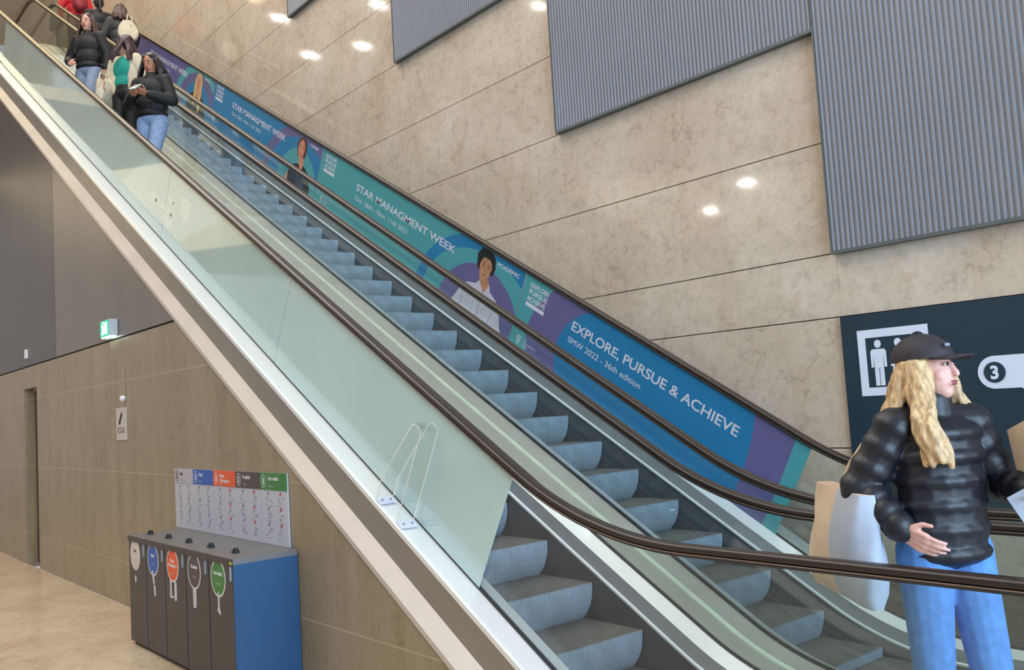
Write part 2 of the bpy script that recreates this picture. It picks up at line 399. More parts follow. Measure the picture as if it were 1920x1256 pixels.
# wall below the escalators
def wl(x0, x1, z0, ztop, name, m, y0=2.805, y1=2.90):
    """panel under the ledge: clipped by the sloping underside"""
    H = -.15
    pts = [(x0, z0), (x1, z0)]
    def top(x): return min(ztop, nzf(x)+H)
    pts = [(x1, z0)]
    if top(x1) > z0: pts.append((x1, top(x1)))
    xk = XN+(ZN+H-ztop)/TAN
    if x0 < xk < x1: pts.append((xk, ztop))
    pts += [(x0, top(x0)), (x0, z0)]
    mb = MB(); mb.prism(pts, lambda p, d: (p[0], d, p[1]), y0, y1); return mb
xz = XN+(ZN-.15)/TAN
mb = wl(-13.37, xz, 0, 2.685, '', None)
b2 = wl(-14.13, -13.37, 2.394, 2.685, '', None); mb.add(b2.v, b2.f)
b2 = wl(-16.2, -14.13, 0, 2.685, '', None); mb.add(b2.v, b2.f)
mb.box((-14.13, 2.90, 0), (-14.08, 2.93, 2.394)); mb.box((-14.13, 2.90, 2.36), (-13.37, 2.93, 2.394))
seal('wall_left', mb, M_STONEL)
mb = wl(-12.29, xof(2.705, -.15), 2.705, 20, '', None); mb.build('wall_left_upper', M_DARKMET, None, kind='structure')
mb = wl(-21, -12.30, 2.705, 20, '', None); mb.build('wall_left_upper_end', M_DARKMET_SHADE, None, kind='structure')
mb = wl(-21, xof(2.685, -.15), 2.685, 2.705, '', None, 2.825, 2.90); mb.build('trim_1', M_BLACK, None, kind='structure')
mb = MB(); mb.box((-21, 2.805, 0), (-16.2, 2.9, 2.685)); seal('wall_left_end', mb, M_STONEL)
d1 = empty('door_1', (-13.75, 2.93, 0), kind='structure')
mb = MB(); mb.box((-.36, 0, 0), (.38, .05, 2.36)); mb.build('door_leaf', mat('dark door', (60, 56, 54), .5), d1)
mb = MB(); mb.ell((.30, -.03, 1.0), (.05, .02, .012)); mb.build('door_handle', M_STEELG, d1)
# corrugated cladding, stepping down along the far wall
def corr(x0, x1, z0, z1, label):
    root = empty('corrugated_cladding', ((x0+x1)/2, 6.055, z0), label=label, cat='wall cladding', group='corrugated panels stepping along the marble wall')
    p = .04; n = int(round((x1-x0)/p)); mb = MB(); prof = []
    for i in range(n):
        a = x0+(x1-x0)*i/n-(x0+x1)/2
        prof += [(a, 0), (a+.010, 0), (a+.016, -.014), (a+.030, -.014), (a+.036, 0)]
    prof.append((x1-(x0+x1)/2-.002, 0))
    mb.rings([[(x, y, 0.012) for x, y in prof], [(x, y, z1-z0) for x, y in prof]], cap=False, closed=False, smooth=False)
    mb.build('corrugated_sheet', M_CORR, root)
    h = (x1-x0)/2; mb = MB(); mb.box((-h, -.02, -.012), (h-.002, .04, .012)); mb.box((-h, -.02, .012), (-h+.012, .04, z1-z0)); mb.build('edge_trim', mat('grey edge trim', (104, 110, 110), .5, .5), root)
corr(-14.94, -12.10, 9.43, 15.0, 'grey corrugated metal panel highest on the wall, barely in frame')
corr(-12.10, -9.262, 7.765, 15.0, 'small grey corrugated corner above the uppermost banner, at the picture top')
corr(-9.262, -6.42, 6.108, 15.0, 'grey corrugated panel at the picture top, left of the large ones')
corr(-6.42, -3.562, 4.428, 15.0, 'grey corrugated panel with a light glare, left of the lowest-reaching one')
corr(-3.562, 1.5, 2.742, 15.0, 'grey corrugated panel reaching lowest, above the toilet sign')
# ceiling downlights (seen mirrored in the polished marble)
M_LAMP = mat('downlight lens', (255, 250, 240), .5, emit=150)
def downlight(x, y, z, label, r=.11, pw=40):
    t = empty('downlight', (x, y, z), label=label, cat='ceiling light', group='recessed downlights mirrored in the marble wall')
    mb = MB(); mb.rings([[((r+d)*math.cos(a), (r+d)*math.sin(a), zz) for a in [2*math.pi*k/20 for k in range(20)]] for d, zz in ((.03, 0), (.03, -.012), (0, -.012), (-.005, .0))]); mb.build('housing', M_WHITE, t)
    mb = MB(); mb.rings([[(r*math.cos(a), r*math.sin(a), zz) for a in [2*math.pi*k/20 for k in range(20)]] for zz in (-.014, -.022)]); mb.build('lens', M_LAMP, t)
    l = bpy.data.lights.new('downlight_lamp', 'SPOT'); l.energy = pw; l.spot_size = R3(110); l.spot_blend = .8; l.color = (1, .88, .68); l.shadow_soft_size = .1
    o = bpy.data.objects.new('downlight_lamp', l); COL.objects.link(o); o.parent = t; o.location = (0, 0, -.06)
downlight(-10.80, -3.19, 6.0, 'round downlight mirrored on the marble just left of the corrugated panel', .13)
downlight(-12.90, -4.69, 6.0, 'round downlight mirrored on the marble, lower and left of its neighbour', .13)
for (x, y, lb) in ((-21.57, -7.73, 'bright round downlight mirrored at the top edge between two corrugated panels'), (-24.32, -3.18, 'round downlight mirrored at the picture top left of a corrugated panel'), (-26.88, -.94, 'round downlight mirrored above the riders, leftmost of the row'), (-27.48, -4.42, 'small downlight mirrored below the corrugated corner, right one of two'), (-29.19, -3.2, 'small downlight mirrored below the corrugated corner, left one of two')):
    downlight(x, y, 15.0, lb, .13, 60)
# ------------------------------------------------------------------ film and banners on the glass
def sn_frame(y):
    return Matrix(((C30, S30, 0, X0), (0, 0, -1, y), (-S30, C30, 0, 0), (0, 0, 0, 1)))
def sn_root(name, s, n, y, **k):
    o = empty(name, **k); M = sn_frame(y); o.matrix_world = M @ T4((s, n, 0)); return o
g = NT('frosted film'); ob = g.obj()
nz1 = g.noise(ob, .9, 4)
g.link(g.ramp(nz1, [(.3, lin((172, 198, 196))), (.7, lin((186, 210, 206)))]), g.b.inputs['Base Color'])
g.b.inputs['Roughness'].default_value = .06; g.b.inputs['Coat Weight'].default_value = .6; g.b.inputs['Coat Roughness'].default_value = .02
M_FILM = g.m
film = sn_root('frosted_film', JS[2], 0, 3.03, label='pale frosted film covering the near side of the near escalator glass', cat='glass film')
def flat(mb, pts, z0=0., z1=.0006): mb.prism(pts, lambda p, d: (p[0], p[1], d), z0, z1)
def ellp(cx, cy, rx, ry, n=28, a0=0, a1=2*math.pi): return [(cx+rx*math.cos(a0+(a1-a0)*i/n), cy+ry*math.sin(a0+(a1-a0)*i/n)) for i in range(n if a1-a0 > 6.2 else n+1)]
for k in range(5):
    a = JS[k+1]+.004-JS[2]; b = JS[k]-.004-JS[2]
    mb = MB(); flat(mb, [(a, NLO+.022), (b, NLO+.022), (b, NHI-.012), (a, NHI-.012)], 0, .002); mb.build('film_sheet', M_FILM, film)
M_GHOST = mat('translucent white print', (244, 248, 240), .3, 0, .0)
def shield(cx, cy, h, mt, name, par, z=.0012, w_=.40, skew=0):
    mb = MB()
    def outline(k):
        p = [(-w_, .5), (-.2, .5), (0, .58), (.2, .5), (w_, .5), (w_, 0), (w_*.75, -.28), (0, -.6), (-w_*.75, -.28), (-w_, 0)]
        return [(cx+x*h*k, cy+y*h*k) for x, y in p]
    for k1, k2 in ((1, .86), (.70, .55), (.38, .2)):
        a = outline(k1); b = outline(k2); n = len(a)
        mb.add([(x, y, z) for x, y in a]+[(x, y, z) for x, y in b], [(i, (i+1) % n, (i+1) % n+n, i+n) for i in range(n)])
    return mb.build(name, mt, par)
shield(-6.41-JS[2], .645, .19, M_GHOST, 'ghost_emblem', film, .00215, .62)
Mx = T4((-6.72-JS[2], .56, .00215)) @ Matrix.Diagonal((-1, 1, 1, 1))
text('ghost_lettering', 'THE\nMANAGEMENT\nWEEK', .115, M_GHOST, film, Mx, .001, lead=.9)
YB = 5.668
C_TEAL, C_BLUE, C_PURP = lin((72, 150, 156)), lin((28, 116, 164)), lin((96, 92, 138))
def banner_mat(name, bg, layers):
    g = NT(name); sp = g.n('ShaderNodeSeparateXYZ'); g.link(g.obj(), sp.inputs[0]); col = bg
    for c, parts in layers:
        m = None
        for cx, cy, rx, ry in parts:
            d = g.math('ADD', g.math('POWER', g.math('ABSOLUTE', g.math('DIVIDE', g.math('SUBTRACT', sp.outputs[0], cx), rx)), 2), g.math('POWER', g.math('ABSOLUTE', g.math('DIVIDE', g.math('SUBTRACT', sp.outputs[1], cy), ry)), 2))
            k = g.math('LESS_THAN', d, 1); m = k if m is None else g.math('MAXIMUM', m, k)
        col = g.mix(m, col, c)
    g.link(col, g.b.inputs['Base Color']) if not isinstance(col, tuple) else None
    g.b.inputs['Roughness'].default_value = .38; return g.m
M_INK = mat('pale print', (205, 205, 214), .5, 0, .01)
M_HAIRB = mat('printed black hair', (20, 18, 20), .5); M_SKINP = mat('printed skin', (178, 128, 96), .5, 0, .08, 12)
M_SKINP2 = mat('printed pale skin', (196, 132, 108), .5, 0, .08, 12)
M_SHIRT = mat('printed white shirt', (190, 188, 198), .5, 0, .06, 10); M_BLKCL = mat('printed black clothes', (14, 14, 18), .5)
M_BLOND = mat('printed blond hair', (206, 168, 112), .5, 0, .1, 20); M_BRN = mat('printed brown hair', (92, 48, 36), .5, 0, .1, 20)
M_FOLD = mat('printed fold line', (150, 147, 160), .5); M_LIP = mat('printed lips', (160, 70, 66), .5)
NB0, NB1 = .19, .892
def banner(s0, s1, bg, layers, label, skew=.0, curve=False):
    root = sn_root('banner', s0, 0, YB, label=label, cat='banner', group='coloured banners along the far escalator')
    m = banner_mat('banner print '+str(abs(s0)), bg, [(c, [(a-s0, b, rx, ry) for a, b, rx, ry in ps]) for c, ps in layers])
    mb = MB(); pts = [(0, NB0-.05), (s1-s0, NB0-.05), (s1-s0, NB1), (0, NB1)]
    flat(mb, pts, 0, .0012); mb.build('printed_sheet', m, root); return root
def btext(root, s0, txt, s, n, width, h, bold=0., th=0, name='lettering', lead=1., z=.0016):
    f = h/.72
    text(name, txt, f, M_INK, root, T4((s-s0, n, z)), bold, width=width, lead=lead)
def logo(root, s0, s, n, w_):
    btext(root, s0, 'EXPLORE', s+.0, n, w_, .048, .0012, name='slogan')
    btext(root, s0, 'PURSUE', s+.0, n-.065, w_, .048, .0012, name='slogan')
    btext(root, s0, 'ACHIEVE', s+.0, n-.13, w_, .048, .0012, name='slogan')
    mb = MB(); flat(mb, [(s-s0, n-.185), (s-s0+w_*1.02, n-.185), (s-s0+w_*1.02, n-.148), (s-s0, n-.148)], .0014, .0018); mb.build('slogan_bar', M_INK, root)
def emblem(root, s0, s, n):
    shield(s-s0, n, .085, M_INK, 'emblem', root, .0016)
    btext(root, s0, 'THE\nMANAGEMENT\nWEEK', s+.07, n+.022, .20, .022, .0, name='emblem_lettering', lead=.95)
PV = [('hair_back', 0), ]
def face(root, s0, c, r, skin, z=.0026, smile=True):
    cx, cy = c[0]-s0, c[1]; rx, ry = r
    mb = MB(); flat(mb, [(cx+rx*math.cos(t)*(1 if math.sin(t) > 0 else .88), cy+ry*math.sin(t)) for t in [2*math.pi*i/28 for i in range(28)]], z, z+.0004)
    mb.build('portrait_face', skin, root)
    mb = MB()
    for q in (-1, 1):
        flat(mb, ellp(cx+q*rx*.42, cy+ry*.18, rx*.17, ry*.055, 12), z+.0004, z+.0008)
        flat(mb, [(cx+q*rx*.22, cy+ry*.36), (cx+q*rx*.62, cy+ry*.34), (cx+q*rx*.6, cy+ry*.42), (cx+q*rx*.24, cy+ry*.43)], z+.0004, z+.0008)
    flat(mb, [(cx-rx*.12, cy-ry*.17), (cx+rx*.14, cy-ry*.17), (cx+rx*.1, cy-ry*.12), (cx-rx*.08, cy-ry*.12)], z+.0004, z+.0008)
    mb.build('portrait_features', M_BRN, root)
    mb = MB(); flat(mb, ellp(cx, cy-ry*.44, rx*.34, ry*.055, 16), z+.0004, z+.0008); mb.build('portrait_mouth', M_LIP, root)
def poly(root, s0, pts, m, name, z):
    mb = MB(); flat(mb, [(a-s0, b) for a, b in pts], z, z+.0004); return mb.build(name, m, root)
# lowest banner
s0 = -4.512
b = banner(s0, -1.14, C_TEAL, [(C_PURP, [(-2.87, .45, 1.43, .82), (-2.2, .4, .935, 3.0)]), (C_BLUE, [(-2.72, .45, 1.14, .65), (-2.2, .4, .62, 1.0)])],
           'blue and purple banner EXPLORE, PURSUE & ACHIEVE, lowest on the far glass')
btext(b, s0, 'EXPLORE, PURSUE & ACHIEVE', -3.74, .650, 2.0, .088, .0016, name='headline')
btext(b, s0, 'SMW 2022 - 36th edition', -3.735, .530, .97, .056, .0, name='subline')
logo(b, s0, -4.42, .792, .28); emblem(b, s0, -4.375, .255)
# teal banner with the man
s0 = -9.045
b = banner(s0, -4.524, C_TEAL, [(C_BLUE, [(-5.12, .12, 1.2, .86)]), (C_TEAL, [(-5.12, .12, 1.05, .72)]), (C_PURP, [(-5.12, .12, .72, .59)])],
           'teal banner STAR MANAGMENT WEEK with dark haired man in white shirt')
btext(b, s0, 'STAR MANAGMENT WEEK', -8.01, .640, 2.29, .085, .0016, name='headline')
btext(b, s0, 'Oct. 26th - Nov. 11th 2021', -7.99, .520, 1.30, .06, .0, name='subline')
btext(b, s0, 'ACADEMIC', -4.985, .795, .38, .04, .001, name='caption')
logo(b, s0, -8.93, .800, .30); emblem(b, s0, -8.84, .26)
poly(b, s0, [(-5.60, .14), (-5.50, .33), (-5.44, .43), (-5.36, .47), (-5.24, .50), (-5.19, .56), (-5.02, .56), (-4.98, .50), (-4.86, .46), (-4.78, .40), (-4.72, .28), (-4.64, .14)], M_SHIRT, 'portrait_shirt', .0016)
poly(b, s0, [(-5.20, .56), (-5.19, .60), (-5.05, .60), (-5.02, .56), (-5.08, .45)], M_SKINP, 'portrait_neck', .0020)
poly(b, s0, [(-5.30, .70), (-5.33, .80), (-5.28, .87), (-5.18, .895), (-5.08, .88), (-5.02, .83), (-4.99, .74), (-5.01, .66), (-5.28, .66)], M_HAIRB, 'portrait_hair', .0016)
face(b, s0, (-5.145, .690), (.105, .135), M_SKINP)
poly(b, s0, [(-5.27, .77), (-5.24, .84), (-5.12, .86), (-5.03, .80), (-5.03, .745), (-5.10, .80), (-5.2, .80)], M_HAIRB, 'portrait_fringe', .0036)
for q in ((-5.43, .20, -5.40, .40), (-4.92, .16, -4.86, .34), (-5.12, .16, -5.08, .44)): poly(b, s0, [(q[0], q[1]), (q[0]+.012, q[1]), (q[2]+.006, q[3]), (q[2], q[3])], M_FOLD, 'shirt_fold', .0022)
# blue banner with the woman in black
s0 = -13.115
b = banner(s0, -9.055, C_BLUE, [(C_PURP, [(-9.65, .12, 1.2, .86)]), (C_BLUE, [(-9.65, .12, 1.0, .72)]), (C_TEAL, [(-9.65, .12, .64, .58)])],
           'blue banner STAR MANAGMENT WEEK with woman in black short sleeves')
btext(b, s0, 'STAR MANAGMENT WEEK', -12.27, .664, 2.06, .085, .0016, name='headline')
btext(b, s0, 'Oct. 26th - Nov. 11th 2021', -12.23, .555, 1.15, .055, .0, name='subline')
btext(b, s0, 'CAREER', -9.44, .81, .27, .036, .001, name='caption')
logo(b, s0, -13.02, .815, .31); emblem(b, s0, -12.98, .30)
poly(b, s0, [(-9.98, .14), (-9.95, .30), (-9.90, .42), (-9.78, .47), (-9.66, .50), (-9.50, .50), (-9.38, .46), (-9.30, .40), (-9.24, .28), (-9.20, .14)], M_BLKCL, 'portrait_top', .0016)
poly(b, s0, [(-10.02, .14), (-10.0, .29), (-9.94, .30), (-9.93, .14)], M_SKINP2, 'portrait_arm', .0020)
poly(b, s0, [(-9.68, .50), (-9.68, .60), (-9.55, .60), (-9.52, .50), (-9.58, .42)], M_SKINP2, 'portrait_neck', .0020)
poly(b, s0, [(-9.78, .66), (-9.80, .77), (-9.74, .85), (-9.64, .875), (-9.54, .84), (-9.49, .75), (-9.51, .62), (-9.56, .58), (-9.74, .58)], M_BRN, 'portrait_hair', .0016)
face(b, s0, (-9.655, .695), (.10, .135), M_SKINP2)
# purple banner with the blond woman
s0 = -17.45
b = banner(s0, -13.125, C_PURP, [(C_TEAL, [(-13.82, .12, 1.2, .86)]), (C_PURP, [(-13.82, .12, 1.0, .74)]), (C_BLUE, [(-13.82, .12, .72, .59)])],
           'purple banner highest on the far glass with long haired blond woman')
btext(b, s0, 'STAR MANAGMENT WEEK', -16.6, .668, 2.16, .085, .0016, name='headline')
btext(b, s0, 'Oct. 26th - Nov. 11th 2021', -16.56, .555, 1.2, .055, .0, name='subline')
btext(b, s0, 'SOCIAL', -13.6, .81, .26, .036, .001, name='caption')
poly(b, s0, [(-14.32, .14), (-14.28, .34), (-14.18, .46), (-14.02, .52), (-13.68, .52), (-13.52, .46), (-13.42, .34), (-13.34, .14)], M_BLKCL, 'portrait_jacket', .0016)
poly(b, s0, [(-14.02, .30), (-14.03, .62), (-14.0, .76), (-13.93, .85), (-13.84, .87), (-13.74, .84), (-13.68, .74), (-13.66, .56), (-13.68, .22), (-13.76, .24), (-13.80, .5), (-13.9, .5), (-13.93, .34)], M_BLOND, 'portrait_hair', .0020)
poly(b, s0, [(-13.91, .58), (-13.90, .50), (-13.84, .42), (-13.78, .50), (-13.77, .58)], M_SKINP2, 'portrait_neck', .0026)
face(b, s0, (-13.845, .695), (.095, .13), M_SKINP2, .0032)
# ------------------------------------------------------------------ clear guard on the outer deck
gr = sn_root('acrylic_guard', -2.05, .178, 0, label='clear acrylic climbing guard bolted to the near escalator outer deck', cat='guard')
gr.matrix_world = sn_frame(0) @ T4((-2.05, .178, 0))
prof = [(-.135, .0), (-.137, .13), (-.085, .30), (.02, .60), (.045, .632), (.10, .632), (.128, .612), (.128, .16), (.126, .0)]
def gpt(p, y): return (p[0], p[1], -y)
th = .008
mb = MB(); n = len(prof); inn = []
for i, p in enumerate(prof):
    a = prof[max(0, i-1)]; c = prof[min(n-1, i+1)]; d = Vector((c[0]-a[0], c[1]-a[1])).normalized(); inn.append((p[0]+d.y*th, p[1]-d.x*th))
loop = prof+inn[::-1]
mb.rings([[gpt(p, y) for p in loop] for y in (2.890, 3.008)], cap=False, smooth=False); mb.build('bent_sheet', M_ACRYL, gr)
mb = MB()
for y in (2.889, 3.009):
    for i in range(n-1): mb.add([gpt(prof[i], y), gpt(prof[i+1], y), gpt(inn[i+1], y), gpt(inn[i], y)], [(0, 1, 2, 3)])
mb.build('sheet_edge', M_ACEDGE, gr)
for q in (-.135, .128):
    mb = MB(); mb.box((q-.002, .003, -3.0), (q+.062, .010, -2.885)); mb.build('foot_flange', mat('milky acrylic foot', (206, 206, 220), .25), gr)
    for yy in (2.915, 2.975):
        mb = MB(); mb.tube([(q+.032, .008, -yy), (q+.032, .018, -yy)], .007, 10); mb.build('bolt', M_STEELG, gr)
# ------------------------------------------------------------------ toilet and lift sign on the far wall
M_SIGN = mat('dark petrol sign board', (30, 50, 62), .42, 0, .02, 3)
M_SWH = mat('sign white', (214, 218, 232), .5, 0, .01)
sg = empty('wayfinding_sign', (-3.557, 6.095, 0), label='large dark wayfinding board with white toilet pictogram and number 3', cat='sign')
mb = MB(); mb.box((0, -.02, .93), (3.2, .0, 2.268)); mb.build('sign_board', M_SIGN, sg)
def wp(mb, pts, d=.022, t=.002): mb.prism(pts, lambda p, e: (p[0], e, p[1]), -d-t, -d)
def rect(mb, x0, z0, x1, z1, **k): wp(mb, [(x0, z0), (x1, z0), (x1, z1), (x0, z1)], **k)
x0, x1, z0, z1, tq = .124, .640, 1.683, 2.152, .058
mb = MB(); rect(mb, x0, z0, x0+tq, z1); rect(mb, x1-tq, z0, x1, z1); rect(mb, x0+tq, z0, x1-tq, z0+tq); rect(mb, x0+tq, z1-tq, x1-tq, z1)
wp(mb, [(x1-tq-.06, z1-tq), (x1-tq-.06, z1-tq-.03), (x1-tq-.02, z1-tq-.07), (x1-tq, z1-tq-.07), (x1-tq, z1-tq)]); mb.build('pictogram_frame', M_SWH, sg)
mb = MB(); wp(mb, ellp(.565, 2.055, .052, .052), d=.025); mb.build('number_disc', M_SIGN, sg)
text('number', '2', .08, M_SWH, sg, T4((.565, -.029, 2.027)) @ Matrix.Rotation(R3(90), 4, 'X'), .003, 'CENTER')
def man(cx, top, woman):
    mb = MB(); wp(mb, ellp(cx, top-.03, .025, .029, 20))
    if woman: wp(mb, [(cx-.028, top-.066), (cx+.028, top-.066), (cx+.040, top-.09), (cx+.062, top-.19), (cx+.047, top-.198), (cx+.030, top-.12), (cx+.052, top-.235), (cx-.052, top-.235), (cx-.030, top-.12), (cx-.047, top-.198), (cx-.062, top-.19), (cx-.040, top-.09)])
    else: wp(mb, [(cx-.044, top-.066), (cx+.044, top-.066), (cx+.058, top-.082), (cx+.058, top-.195), (cx+.040, top-.195), (cx+.036, top-.11), (cx+.034, top-.11), (cx+.034, top-.20), (cx-.034, top-.20), (cx-.034, top-.11), (cx-.036, top-.11), (cx-.040, top-.195), (cx-.058, top-.195), (cx-.058, top-.082)])
    for q in (-1, 1):
        a, b_ = (.004, .026) if woman else (.003, .034)
        rect(mb, cx+min(q*a, q*b_), top-.325, cx+max(q*a, q*b_), top-(.236 if woman else .201))
    mb.build('pictogram_woman' if woman else 'pictogram_man', M_SWH, sg)
man(.272, 2.077, False); man(.420, 2.077, True)
mb = MB(); wp(mb, ellp(1.045, 1.795, .105, .105, 24, math.pi/2, 1.5*math.pi)+[(1.20, 1.69), (1.62, 1.20), (1.80, 1.20), (1.80, 1.30), (1.36, 1.86), (1.30, 1.90)]); mb.build('arrow_balloon', M_SWH, sg)
mb = MB(); wp(mb, ellp(1.045, 1.795, .067, .067), d=.025); mb.build('number_disc', M_SIGN, sg)
text('number', '3', .115, M_SWH, sg, T4((1.045, -.029, 1.755)) @ Matrix.Rotation(R3(90), 4, 'X'), .004, 'CENTER')
# ------------------------------------------------------------------ emergency exit box, small wall things
ex = empty('exit_sign', (-9.86, 2.80, 2.705), label='lit green emergency exit box on the wall above the stone', cat='sign')
M_GRN = mat('lit green exit face', (30, 170, 130), .4, emit=1.1); M_GLOW = mat('lit white pictogram', (220, 255, 240), .4, emit=3.0)
mb = MB(); mb.box((-.155, -.082, .02), (.155, .0, .19)); mb.build('housing', mat('white sign housing', (190, 190, 196), .5), ex)
mb = MB(); mb.box((-.150, -.088, .025), (.140, -.082, .185)); mb.build('lit_face', M_GRN, ex)
mb = MB(); fx = lambda pts: mb.prism(pts, lambda p, e: (p[0], e, p[1]), -.0915, -.088)
fx([(-.10, .045), (-.06, .10), (-.09, .13), (-.05, .15), (-.01, .11), (-.01, .06), (-.035, .04), (-.03, .085), (-.05, .095), (-.08, .04)]); fx(ellp(-.035, .163, .013, .013, 12)); fx([(.02, .045), (.09, .045), (.09, .165), (.02, .165)]); mb.build('running_figure', M_GLOW, ex)
mb = MB(); mb.box((-.14, -.08, .012), (.14, -.012, .02)); mb.build('light_strip', mat('lit strip', (225, 255, 245), .4, emit=5), ex)
ns = empty('notice_sign', (-9.66, 2.80, 1.655), label='white upright notice plate with cigarette pictogram on the stone wall', cat='sign')
mb = MB(); mb.box((-.16, -.006, 0), (.165, .004, .325)); mb.build('plate', mat('white notice plate', (196, 188, 184), .5), ns)
mb = MB(); wn_ = lambda pts: mb.prism(pts, lambda p, e: (p[0], e, p[1]), -.0085, -.006)
wn_([(-.07, .16), (-.03, .155), (.05, .25), (.05, .285), (.01, .265), (-.06, .19)]); mb.build('pictogram', M_BLACK, ns)
mb = MB(); [wn_([(a, z), (b_, z), (b_, z+.007), (a, z+.007)]) for a, b_, z in ((-.09, .13, .115), (-.09, .12, .075), (-.09, -.07, .08), (-.02, .12, .092))]; wn_([(-.10, .075), (-.092, .075), (-.092, .12), (-.10, .12)]); mb.build('small_print', mat('grey print', (90, 86, 84), .5), ns)
sl = empty('wall_camera', (-9.53, 2.80, 2.07), label='tiny pale fitting on the stone wall above the notice plate', cat='wall fitting')
mb = MB(); mb.ell((0, -.02, 0), (.035, .03, .03)); mb.build('dome', M_WHITE, sl); mb = MB(); mb.tube([(0, -.004, .02), (0, -.004, .34)], .004, 6); mb.build('cable', mat('pale cable', (170, 158, 128), .5), sl)
se = MB(); se.box((-.045, -.03, -.06), (.045, .0, .06)); se = se.build('wall_sensor', M_WHITE, None, label='small white box on the dark metal wall, far left', cat='sensor'); se.location = (-13.86, 2.80, 2.87)
# ------------------------------------------------------------------ recycling bins
M_BIN = mat('dark grey bin metal', (70, 64, 62), .45, .25, .03, 5); M_BINTOP = mat('grey bin top', (116, 114, 114), .45, .3, .03, 5); M_BLUE = mat('blue bin side', (30, 74, 114), .5, 0, .02, 3)
M_KNOB = mat('black knob', (24, 24, 26), .4)
BW = .4416
KIND = [('white', (206, 198, 194), 'Glas', 'Glass'), ('blue', (42, 90, 176), 'Papier', 'Paper'), ('orange', (226, 92, 46), 'Plastic\nDrinkpakken', 'Plastic'), ('dark', (78, 66, 70), 'Restafval', 'Trash'), ('green', (58, 124, 60), 'Groenafval', 'Organic')]
for i, (nm, c, t1, t2) in enumerate(KIND):
    x = -8.0+BW*i+BW/2
    side = ['leftmost of the row', 'second from the left', 'middle of the row', 'second from the right', 'rightmost, with blue side'][i]
    bn = empty('recycling_bin', (x, 2.575, 0), label='dark grey recycling bin with %s oval sticker, %s' % (nm, side), cat='recycling bin', group='recycling bins under the escalator')
    h = BW/2-.003; D = .225
    mb = MB(); mb.box((-h, -D+.018, .02), (h-(.02 if i == 4 else 0), D, .845)); mb.build('body', M_BIN, bn)
    mb = MB(); mb.box((-h, -D-.006, .845), (h, D, .882)); mb.build('lid', M_BINTOP, bn)
    mb = MB(); mb.box((-h, -D-.008, .838), (h, -D-.004, .880)); mb.build('front_strip', M_BIN, bn)
    mb = MB(); mb.box((-h+.004, -D, .03), (h-.004-(.02 if i == 4 else 0), -D+.016, .835)); dr = mb.build('door', M_BIN, bn)
    mb = MB(); mb.box((h-.045, -D-.012, .74), (h-.037, -D, .83)); mb.build('door_handle', M_STEELG, dr)
    mb = MB(); mb.box((-.05, -.09, .882), (.0, -.05, .898)); mb.tube([(-.025, -.07, .896), (-.025, -.07, .915)], .018, 12); kn = mb.build('latch_knob', M_KNOB, bn); kn.location = (-.02, -.03, 0)
    if i == 4: mb = MB(); mb.box((h-.02, -D, .0), (h, D, .845)); mb.build('side_panel', M_BLUE, bn, label='blue side panel')
    if i == 4: mb = MB(); mb.box((h-.05, -D-.009, .846), (h-.01, -D-.0085, .862)); mb.build('yellow_label', mat('yellow label', (210, 200, 60), .5), bn)
    mb = MB(); mb.box((-h+.01, -D+.03, 0), (h-.03, D-.01, .02)); mb.build('plinth', M_BLACK, bn)
    fy = -D-.0005; cx, cz = -.05, .735
    mb = MB(); mb.prism(ellp(cx, cz, .126, .126, 36), lambda p, e: (p[0], e, p[1]), fy-.0010, fy)
    if nm != 'white': mb.m = 0
    st = mb.build('sticker', M_WHITE if nm != 'white' else mat('sticker white', c, .5), bn)
    mb = MB(); mb.prism(ellp(cx, cz, .114, .114, 36), lambda p, e: (p[0], e, p[1]), fy-.0016, fy-.001); mb.build('sticker_disc', mat('sticker '+nm, c, .5), st)
    ink = M_WHITE if nm != 'white' else M_BLACK
    RX = Matrix.Rotation(R3(90), 4, 'X')
    text('sticker_lettering', t1, .034, ink, st, T4((cx, fy-.002, cz+.02)) @ RX, .0014, 'CENTER'); text('sticker_lettering', t2, .026, mat('soft print', (190, 190, 190), .5), st, T4((cx, fy-.002, cz-.045 if i != 2 else cz-.07)) @ RX, 0, 'CENTER')
    mb = MB(); pz = cz-.12
    q = lambda pts: mb.prism(pts, lambda p, e: (cx+p[0], e, pz+p[1]), fy-.0024, fy-.0002)
    if i == 0: q([(-.02, -.045), (-.018, -.09), (0, -.105), (.016, -.09), (.018, -.05), (.005, -.055)])
    elif i == 1: q([(-.03, .03), (0, .04), (.03, -.06), (0, -.07)]); q([(.005, -.075), (.035, -.07), (.055, -.14), (.02, -.165)])
    elif i == 2: q([(-.06, .03), (-.03, 0), (-.03, -.13), (-.065, -.12)]); q([(.035, 0), (.075, 0), (.075, -.13), (.035, -.14)]); q([(-.02, -.12), (.02, -.12), (.02, -.105), (-.02, -.105)])
    elif i == 3: q([(-.03, 0), (.03, 0), (.026, -.13), (-.026, -.14)])
    else: q([(-.012, .02), (.0, .03), (.012, 0), (.01, -.07), (.03, -.12), (.012, -.115), (-.025, -.10), (-.012, -.07)])
    mb.build('sticker_picture', mat('picture white', (200, 200, 206), .5), st)
